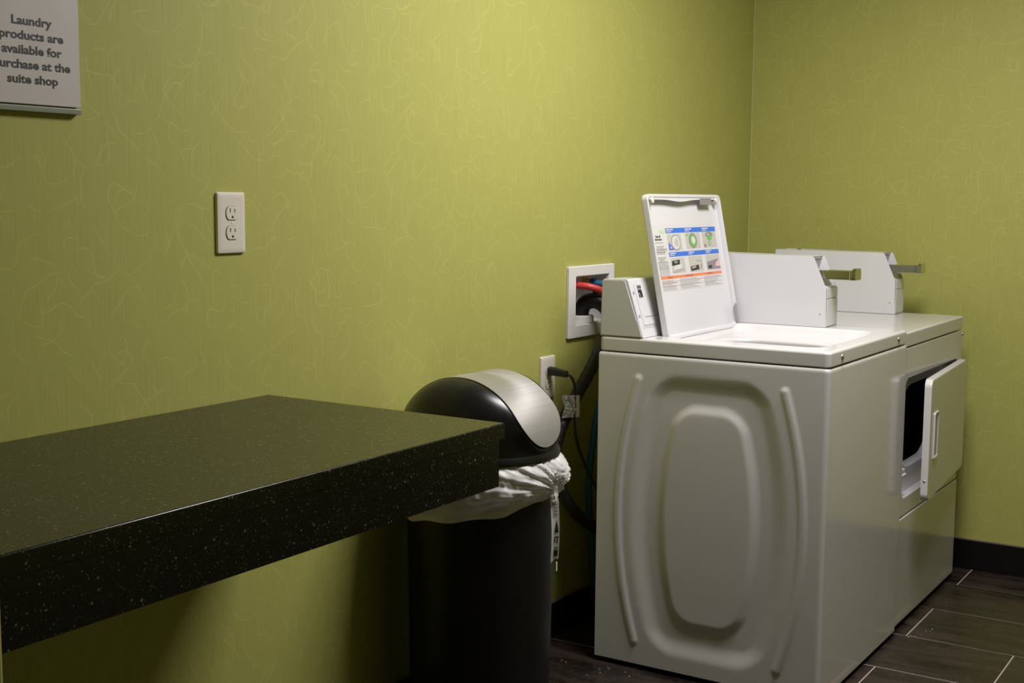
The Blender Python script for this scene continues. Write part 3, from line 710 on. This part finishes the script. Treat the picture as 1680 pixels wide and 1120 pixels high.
# the six small pictures
for u0, u1, v0, v1 in ((0.120, 0.208, 0.246, 0.2915), (0.238, 0.336, 0.248, 0.293), (0.356, 0.451, 0.248, 0.2945), (0.121, 0.209, 0.1815, 0.2245), (0.238, 0.331, 0.180, 0.2255), (0.358, 0.454, 0.181, 0.2255)): lrect(u0, u1, v0, v1, 'papershade')
lell(0.170, 0.268, 0.029, 0.0225, 'inkmauve', 2); lell(0.170, 0.268, 0.026, 0.0200, 'paper', 3); lell(0.174, 0.268, 0.013, 0.012, 'papershade', 4)
lpoly([(0.120, 0.248), (0.152, 0.248), (0.138, 0.260), (0.124, 0.270)], 'inkblue', 3); lpoly([(0.128, 0.252), (0.140, 0.252), (0.134, 0.259)], 'paper', 4)
lell(0.286, 0.271, 0.028, 0.0220, 'inkmauve', 2); lell(0.286, 0.271, 0.023, 0.0185, 'inkgreen', 3); lell(0.288, 0.272, 0.013, 0.011, 'paper', 4); lpoly([(0.245, 0.284), (0.262, 0.290), (0.254, 0.291), (0.244, 0.288)], 'inkgreen', 3)
lell(0.404, 0.286, 0.026, 0.0085, 'inkmauve', 2); lell(0.404, 0.278, 0.017, 0.0085, 'inkgreen', 3); lpoly([(0.388, 0.286), (0.404, 0.284), (0.396, 0.292)], 'paper', 4); lell(0.401, 0.260, 0.010, 0.007, 'inkgreen', 2); lell(0.401, 0.260, 0.006, 0.004, 'papershade', 3); lrect(0.362, 0.374, 0.2495, 0.259, 'inkmauve', 2)
lpoly([(0.124, 0.203), (0.174, 0.205), (0.178, 0.219), (0.126, 0.2165)], 'ink', 2); lpoly([(0.124, 0.190), (0.182, 0.194), (0.186, 0.206), (0.144, 0.204)], 'paper', 3); lpoly([(0.121, 0.186), (0.140, 0.183), (0.205, 0.190), (0.190, 0.193)], 'inkpale', 3); lell(0.150, 0.2125, 0.012, 0.003, 'inkgrey', 3)
lpoly([(0.244, 0.183), (0.302, 0.186), (0.300, 0.200), (0.243, 0.196)], 'ink', 2); lpoly([(0.252, 0.190), (0.280, 0.193), (0.278, 0.1965), (0.252, 0.194)], 'skin', 3); lpoly([(0.284, 0.212), (0.325, 0.209), (0.325, 0.211), (0.284, 0.214)], 'inkgrey', 2); lpoly([(0.312, 0.188), (0.322, 0.188), (0.322, 0.204), (0.312, 0.200)], 'inkgrey', 2)
lpoly([(0.359, 0.183), (0.4535, 0.183), (0.440, 0.213), (0.360, 0.205)], 'inkmauve', 2); lpoly([(0.415, 0.192), (0.4535, 0.190), (0.4535, 0.206), (0.440, 0.208), (0.425, 0.203)], 'skin', 3); lpoly([(0.366, 0.186), (0.392, 0.186), (0.390, 0.196), (0.366, 0.194)], 'ink', 3)
for u, l_ in ((0.085, 0.034), (0.200, 0.05), (0.350, 0.04)): words(u, 0.1703, l_, 'inkred', 0.0024)
v = 0.1625
for k in range(8):
    for u0, l_ in ((0.046, 0.10), (0.160, 0.15), (0.325, 0.12)):
        if rb.random() < 0.85: words(u0, v, l_*rb.uniform(0.6, 1.0), 'inkred' if rb.random() < 0.10 else 'inkpale', 0.0014)
    v -= 0.0037
for vv in (0.1600, 0.1475): lrect(0.044, 0.455, vv-0.0006, vv, 'inkpale', 2)
lrect(0.0315, 0.0390, 0.1480, 0.1570, 'ink'); lrect(0.0335, 0.0370, 0.1570, 0.1615, 'ink')
obj('instruction_label', bmL, LM, lid, None, recalc=False)['label'] = 'printed instruction label with blue and orange bars'

# ------------------------------------------------------------------ dryer
DX0, DX1, DYF, DZT, DZP = 0.6885, 1.3867, -0.8374, 0.9026, 0.8601
dr = empty('clothes_dryer', ((DX0+DX1)/2, (DYF-0.2)/2, 0), 'white coin dryer with its front door ajar, far machine by the corner', 'dryer')
DBK = -0.199
zs, zdoor0, zdoor1 = 0.345, 0.398, 0.768
hx0, hx1 = 0.715, 1.338
bm = BM()   # side and back shell
shell = [(DX0, DYF+0.004), (DX0, DBK), (DX1, DBK), (DX1, DYF+0.004)]
loft(bm, [[(x, y, 0.016) for x, y in shell], [(x, y, DZP-0.004) for x, y in shell]], False)
r = bmesh.ops.solidify(bm, geom=bm.faces[:], thickness=0.0015); obj('cabinet', bm, 'enamel', dr)
bm = BM()   # front panel with door opening
fo = rrect(DX0, DX1, zs+0.002, DZP-0.004, 0.004, 6); fi = rrect(hx0, hx1, zdoor0, zdoor1, 0.030, 6)
def fr(pts, y): return [(x, y, z) for x, z in pts]
def ins(pts, d):
    mx = sum(p[0] for p in pts)/len(pts); mz = sum(p[1] for p in pts)/len(pts)
    return [(x+math.copysign(d, mx-x), z+math.copysign(d, mz-z)) for x, z in pts]
loft(bm, [fr(fo, DYF+0.02), fr(fo, DYF+0.004), fr(ins(fo, 0.001), DYF+0.001), fr(ins(fo, 0.004), DYF), fr(ins(fi, -0.003), DYF), fr(fi, DYF+0.003), fr(fi, DYF+0.030)])
obj('front_panel', bm, 'enamel', dr)
bm = BM()   # pocket behind the door with drum mouth
mi_ = rrect(hx0+0.036, hx1-0.05, zdoor0+0.062, zdoor1-0.030, 0.13, 6)
loft(bm, [fr(ins(fi, -0.002), DYF+0.0302), fr(fi, DYF+0.030), fr(ins(mi_, -0.010), DYF+0.030), fr(ins(mi_, -0.003), DYF+0.032), fr(mi_, DYF+0.038), fr(mi_, DYF+0.08)]); pk = obj('door_pocket', bm, 'enamel2', dr)
for xx, zz, rr in ((0.738, 0.752, 0.006), (0.790, 0.751, 0.005), (0.815, 0.751, 0.005), (0.865, 0.752, 0.006), (0.905, 0.752, 0.006)):
    bm = BM(); bm.faces.new([bm.verts.new((xx+rr*1.6*math.cos(2*PI*k/12), DYF+0.0296, zz+rr*math.sin(2*PI*k/12))) for k in range(12)]); obj('vent_hole', bm, 'slot', pk, None)
bm = BM(); box(bm, 0.722, 0.780, DYF+0.0035, DYF+0.028, 0.462, 0.472, 0.003, 2); box(bm, 0.748, 0.780, DYF+0.008, DYF+0.028, 0.472, 0.486, 0.003, 2); box(bm, 0.7335, 0.7435, DYF+0.012, DYF+0.018, 0.4715, 0.4728, mi=1); obj('latch_strike', bm, ['pvc', 'slot'], pk)
bm = BM()
dcx, dcz = 1.02, 0.60
loft(bm, [[(dcx+q*math.cos(2*PI*k/36), y, dcz+0.82*q*math.sin(2*PI*k/36)) for k in range(36)] for q, y in ((0.315, DYF+0.082), (0.315, -0.30), (0.28, -0.28), (0.0001, -0.28))]); obj('drum', bm, 'drum', dr)
bm = BM(); fo2 = rrect(DX0, DX1, 0.016, zs-0.0015, 0.004, 6)   # lower panel, slightly proud
loft(bm, [fr(fo2, DYF+0.02), fr(fo2, DYF+0.001), fr(ins(fo2, 0.0012), DYF-0.0018), fr(ins(fo2, 0.005), DYF-0.003)], True, False, True); obj('lower_panel', bm, 'enamel', dr)
bm = BM(); box(bm, DX0+0.002, DX1-0.002, DYF+0.0215, DYF+0.024, 0.02, DZP-0.006); 
bm.free()
bm = BM()   # top panel
def dring(i, z): return [(x, y, z) for x, y in rrect(DX0+i, DX1-i, DYF+i, DBK-i, 0.008, 5)]
loft(bm, [dring(0.012, DZP), dring(0.001, DZP), dring(0.0, DZP+0.002)]+[dring(0.006*(1-math.cos(a)), DZT-0.006+0.006*math.sin(a)) for a in [PI/2*k/5 for k in range(6)]], True, False, True); obj('top_panel', bm, 'enamel', dr, 40)
for sx in (DX0+0.05, DX1-0.05):
    for sy in (DYF+0.05, DBK-0.05):
        bm = BM(); cyl(bm, (sx, sy, 0.0005), (0, 0, 1), 0.02, 0.018, 16, 0.002); obj('foot', bm, 'rubber', dr)
bm = BM(); dome_screw(bm, (DX1-0.006, DYF+0.0005, 0.842), (0, -1, 0), 0.0065, 0.006); obj('screw', bm, 'screw', dr)
coin_box(dr, DX1-0.0974, DX1+0.001, DZT, -0.203, True)
# door, hinged on its right edge, ajar
DW, DT, DH0, DH1 = 0.604, 0.024, 0.398, 0.7635
ang = math.radians(4.0)
hp = Vector((1.347, DYF-0.0045, 0))
ca, sa = math.cos(ang), math.sin(ang)
def dp(u, z, h):
    """u from hinge towards the free edge, h outwards from the back of the door"""
    return Vector((hp.x-u*ca-h*sa, hp.y-u*sa-h*ca, z))
def drr(i, r, h): return [dp(u, z, h) for u, z in rrect(0.004+i, DW-i, DH0+i, DH1-i, r, 6)]
bm = BM(); loft(bm, [drr(0.010, 0.02, 0.0), drr(0.0, 0.024, 0.002), drr(0.0, 0.024, DT-0.006), drr(0.0018, 0.023, DT-0.0018), drr(0.006, 0.02, DT)], True, True, True)
door = obj('door', bm, 'enamel', dr, 40)
bm = BM()
hu0, hu1, hz0, hz1 = DW-0.112, DW-0.048, 0.517, 0.660
def hr(i, h): return [dp(u, z, h) for u, z in rrect(hu0+i, hu1-i, hz0+i, hz1-i, 0.006, 4)]
loft(bm, [hr(0.0, DT), hr(0.001, DT+0.004), hr(0.006, DT+0.004), hr(0.009, DT+0.0008)], True, False, True); hd = obj('handle', bm, 'enamel2', door)
bm = BM(); f = bm.faces.new([bm.verts.new(dp(u, z, DT+0.0011)) for u, z in rrect(hu0+0.0095, hu0+0.030, hz0+0.0095, hz1-0.0095, 0.003, 4)]); obj('handle_hollow', bm, 'galv', hd, None)
bm = BM(); c0 = dp(DW+0.0003, 0.460, 0.012)
dome_screw(bm, c0, (-1, 0, 0), 0.004, 0.0015); obj('screw', bm, 'screw', door)
for zc in (0.718, 0.445):
    bm = BM(); box(bm, hp.x-0.001, hp.x+0.017, DYF-0.006, DYF-0.0005, zc-0.028, zc+0.028, 0.001, 1); cyl(bm, (hp.x+0.003, DYF-0.010, zc-0.03), (0, 0, 1), 0.006, 0.06, 12)
    obj('hinge', bm, 'chrome', dr)

# ------------------------------------------------------------------ bin and bag
BC = Vector((-0.590, -0.210, 0)); ZR = 0.690
tc = empty('trash_can', (BC.x, BC.y, 0), 'tall round black bin with a brushed steel swing lid at the end of the counter', 'trash can')
def circ(r, z, n=72): return [(BC.x+r*math.cos(2*PI*k/n), BC.y+r*math.sin(2*PI*k/n), z) for k in range(n)]
bm = BM(); loft(bm, [circ(0.150, 0.0), circ(0.164, 0.002), circ(0.166, 0.02), circ(0.1755, 0.655), circ(0.172, 0.655), circ(0.160, 0.03)], True, True, True); obj('body', bm, 'black', tc)
bm = BM(); loft(bm, [circ(0.170, ZR), circ(0.1845, ZR), circ(0.187, ZR+0.002), circ(0.1875, ZR+0.006), circ(0.1865, ZR+0.012), circ(0.183, ZR+0.0185), circ(0.178, ZR+0.0195), circ(0.170, ZR+0.019)]); obj('lid_ring', bm, 'blackgloss', tc)
RD = 0.186; TH = math.radians(80); TR = math.radians(53); HW = 0.0885
def hwid(th, w_=HW):
    a = abs(th)
    return w_ if a < TR else w_*math.sqrt(max(0.0, 1-((a-TR)/(TH-TR))**2))
def barrel(x, th, r=RD): return Vector((BC.x+x, BC.y-r*math.sin(th), ZR+r*math.cos(th)))
# boundary of the flap, as a closed curve (from front tip round by the near side)
ths = [TH*math.sin(PI/2*(k/40)) for k in range(41)]
def boundary(w_, th_sc=1.0, r=RD):
    B = []
    for t in ths[::-1]: B.append((-hwid(t, w_), t*th_sc))
    for t in ths[1:]: B.append((-hwid(t, w_), -t*th_sc))
    for t in ths[::-1][1:]: B.append((hwid(t, w_), -t*th_sc))
    for t in ths[1:-1]: B.append((hwid(t, w_), t*th_sc))
    return [(barrel(x, t, r), x, t) for x, t in B]
B0 = boundary(HW+0.003, 1.02, RD-0.001)
rings = []
Bin = boundary(HW-0.006, 0.96, RD-0.008)
rings.append([b[0] for b in Bin])
rings.append([b[0]+Vector((0, 0, -0.004)) for b in B0])
rings.append([b[0] for b in B0])
for t in (0.12, 0.3, 0.5, 0.7, 0.85, 0.94, 1.0):
    row = []
    for b, x, th in B0:
        ysc = -math.sin(th)
        phi = math.atan2(ysc/1.0, x/(HW+0.003)*0.98 if abs(x) > 1e-6 else 1e-6)
        C = Vector((BC.x+0.181*math.cos(phi), BC.y+0.181*math.sin(phi), ZR+0.018))
        kk = 1-(1-t)**1.75
        q = Vector((b.x+(C.x-b.x)*kk, b.y+(C.y-b.y)*kk, C.z+(b.z-C.z)*(1-t**1.9)))
        row.append(q)
    rings.append(row)
bm = BM(); loft(bm, rings); obj('lid_dome', bm, 'blackgloss', tc, 50)
bm = BM()
rows = []; thl = [TH*math.sin(PI/2*k/30) for k in range(-30, 31)]
for r_ in (RD+0.0015,):
    for t in thl:
        w_ = hwid(t, HW)*0.992
        rows.append([bm.verts.new(barrel(-w_+2*w_*i/16, t, r_)) for i in range(17)])
for a, b in zip(rows, rows[1:]):
    for i in range(16):
        vs = [a[i], a[i+1], b[i+1], b[i]]
        try: bm.faces.new(vs)
        except ValueError: pass
bmesh.ops.remove_doubles(bm, verts=bm.verts, dist=1e-5)
bmesh.ops.recalc_face_normals(bm, faces=bm.faces)
bmesh.ops.solidify(bm, geom=bm.faces[:], thickness=0.003)
obj('swing_flap', bm, 'steel', tc, 40)['label'] = 'brushed steel swing flap'
# bag
bag = empty('trash_bag', (BC.x, BC.y, 0.6), 'white plastic bin bag folded over the rim of the black bin and knotted', 'bin bag')
bm = BM(); NA, NR = 240, 34; phk = math.radians(-83); zk = 0.618
rings = []
for j in range(NR+1):
    t = j/NR; row = []
    for k in range(NA):
        ph = -PI+2*PI*k/NA; d = (ph-phk+PI) % (2*PI)-PI
        zh = 0.552+0.012*math.sin(2*ph+0.5)+0.003*math.sin(9*ph)+0.056*math.exp(-(d/0.75)**2)
        z = 0.689+(zh-0.689)*t
        prof = 0.176+0.006*(1-t)+0.024*math.sin(PI*min(1, t*1.08))**0.8*(0.8+0.35*math.cos(ph-math.radians(-20)))
        prof = max(prof, 0.1775)
        psi = math.atan2(z-zk, 0.18*abs(d)+0.004)
        rr = math.hypot(z-zk, 0.18*d)
        env = math.exp(-(rr/0.24)**2)*min(1, rr/0.03)
        fold = 0.0045*env*math.sin(24*psi+2.2*mnoise.noise((ph*3, z*8, 2.0)))+0.0018*env*math.sin(61*psi+3*mnoise.noise((ph*4, z*9, 5.0)))
        cr = 0.006*mnoise.noise((ph*7, z*30-ph*5, 0.3))+0.0045*(0.5-abs(mnoise.noise((ph*17+z*25, z*38+ph*9, 4.3))))+0.007*(0.4-abs(mnoise.noise((ph*8+z*22, z*14, 9.1))))
        q = prof+fold+cr*math.sin(PI*min(1, t+0.08))
        if rr < 0.05: q -= 0.010*(1-rr/0.05)
        q = max(q, 0.1772)
        row.append((BC.x+q*math.cos(ph), BC.y+q*math.sin(ph), z))
    rings.append(row)
loft(bm, rings); obj('liner_skirt', bm, 'film', bag, 60)
kp = BC+Vector((0.186*math.cos(phk), 0.186*math.sin(phk), 0))
bm = BM(); out = Vector((math.cos(phk), math.sin(phk), 0)); tn = Vector((-math.sin(phk), math.cos(phk), 0))
rings = []
for j, (q, zz) in enumerate(((0.014, 0.622), (0.012, 0.615), (0.008, 0.608), (0.012, 0.601), (0.010, 0.594), (0.012, 0.588))):
    rings.append([kp+out*(0.004+q*0.6*math.cos(2*PI*k/18)*(1+0.25*math.sin(5*k+j)))+tn*(q*math.sin(2*PI*k/18)*(1+0.25*math.sin(4*k+2*j)))+Vector((0, 0, zz+0.006)) for k in range(18)])
loft(bm, rings, True, True, True); obj('knot', bm, 'film', bag, 50)
# printed tail hanging from the knot
bm = BM(); tm = ['tailpaper', 'ink', 'inkgrey', 'rubber']
tfn = Vector((-0.75, -0.66, 0))
def tp(s, v, h=0.0):     # s across (-.5...5), v metres down from knot
    wd = 0.0195*(1-0.1*v/0.18)
    return kp+Vector((0.66, -0.75, 0))*(s*wd)+tfn*h+Vector((-0.004, 0.004, 0))+out*(0.010+0.004*math.sin(v*18))+tfn*(0.004*s*s)+Vector((0, 0, 0.600-v))
N1 = 16
for j in range(N1):
    v0, v1 = 0.152*j/N1, 0.152*(j+1)/N1
    for i in range(4):
        s0, s1 = -0.5+i/4, -0.25+i/4
        e = lambda s, v: v+(0.016*(s+0.5) if j == N1-1 and v == v1 else 0)*-1
        quad(bm, tp(s0, v0), tp(s1, v0), tp(s1, e(s1, v1)), tp(s0, e(s0, v1)), 0)
def tq(s0, s1, v0, v1, mi): quad(bm, tp(s0, v0, .0012), tp(s1, v0, .0012), tp(s1, v1, .0012), tp(s0, v1, .0012), mi)
for v in (0.012, 0.020, 0.028, 0.036): tq(-0.25, 0.30, v, v+0.004, 2)
f = bm.faces.new([bm.verts.new(tp(s, v, .0012)) for s, v in ((0.15, 0.050), (0.40, 0.080), (-0.12, 0.080))]); f.material_index = 1
tq(-0.15, 0.40, 0.089, 0.092, 1); tq(-0.15, -0.02, 0.092, 0.104, 1); tq(0.15, 0.28, 0.092, 0.106, 1)
tq(-0.15, 0.35, 0.113, 0.136, 2); tq(-0.15, 0.35, 0.122, 0.136, 1)
obj('printed_tail', bm, tm, bag, 40, recalc=False)['label'] = 'narrow printed white strip with dark symbols'
bm = BM()
box(bm, -0.0025, 0.0025, -0.0008, 0.0008, -0.022, 0.0, 0.0004, 1)
for vv in bm.verts: vv.co = tp(0.30, 0.150)+tn*vv.co.x+out*vv.co.y+Vector((0, 0, vv.co.z))
obj('loose_end', bm, 'tailpaper', bag)

# ------------------------------------------------------------------ lint on the floor
bm = BM(); rl = random.Random(11)
for cx0, cy0, sx, sy, n in ((-0.06, -0.16, 0.05, 0.12, 7), (0.73, -0.895, 0.06, 0.03, 9), (0.95, -0.90, 0.2, 0.03, 4), (1.46, -0.86, 0.04, 0.05, 3), (-0.1, -0.30, 0.08, 0.12, 8)):
    for _ in range(n):
        x = cx0+rl.uniform(-sx, sx); y = cy0+rl.uniform(-sy, sy); s = rl.uniform(0.0006, 0.0017)
        if y > -0.02: continue
        vs = [Vector((x+s*math.cos(a+rl.random()), y+s*1.4*math.sin(a), 0.0006)) for a in (0, 1.6, 3.1, 4.7)]
        loft(bm, [vs, [v_+Vector((0, 0, s*0.8)) for v_ in vs]], True, False, True)
tag(obj('lint', bm, 'lint', None, None), 'tiny pale lint specks scattered on the dark floor tiles beside the machines', 'lint', None, 'stuff')
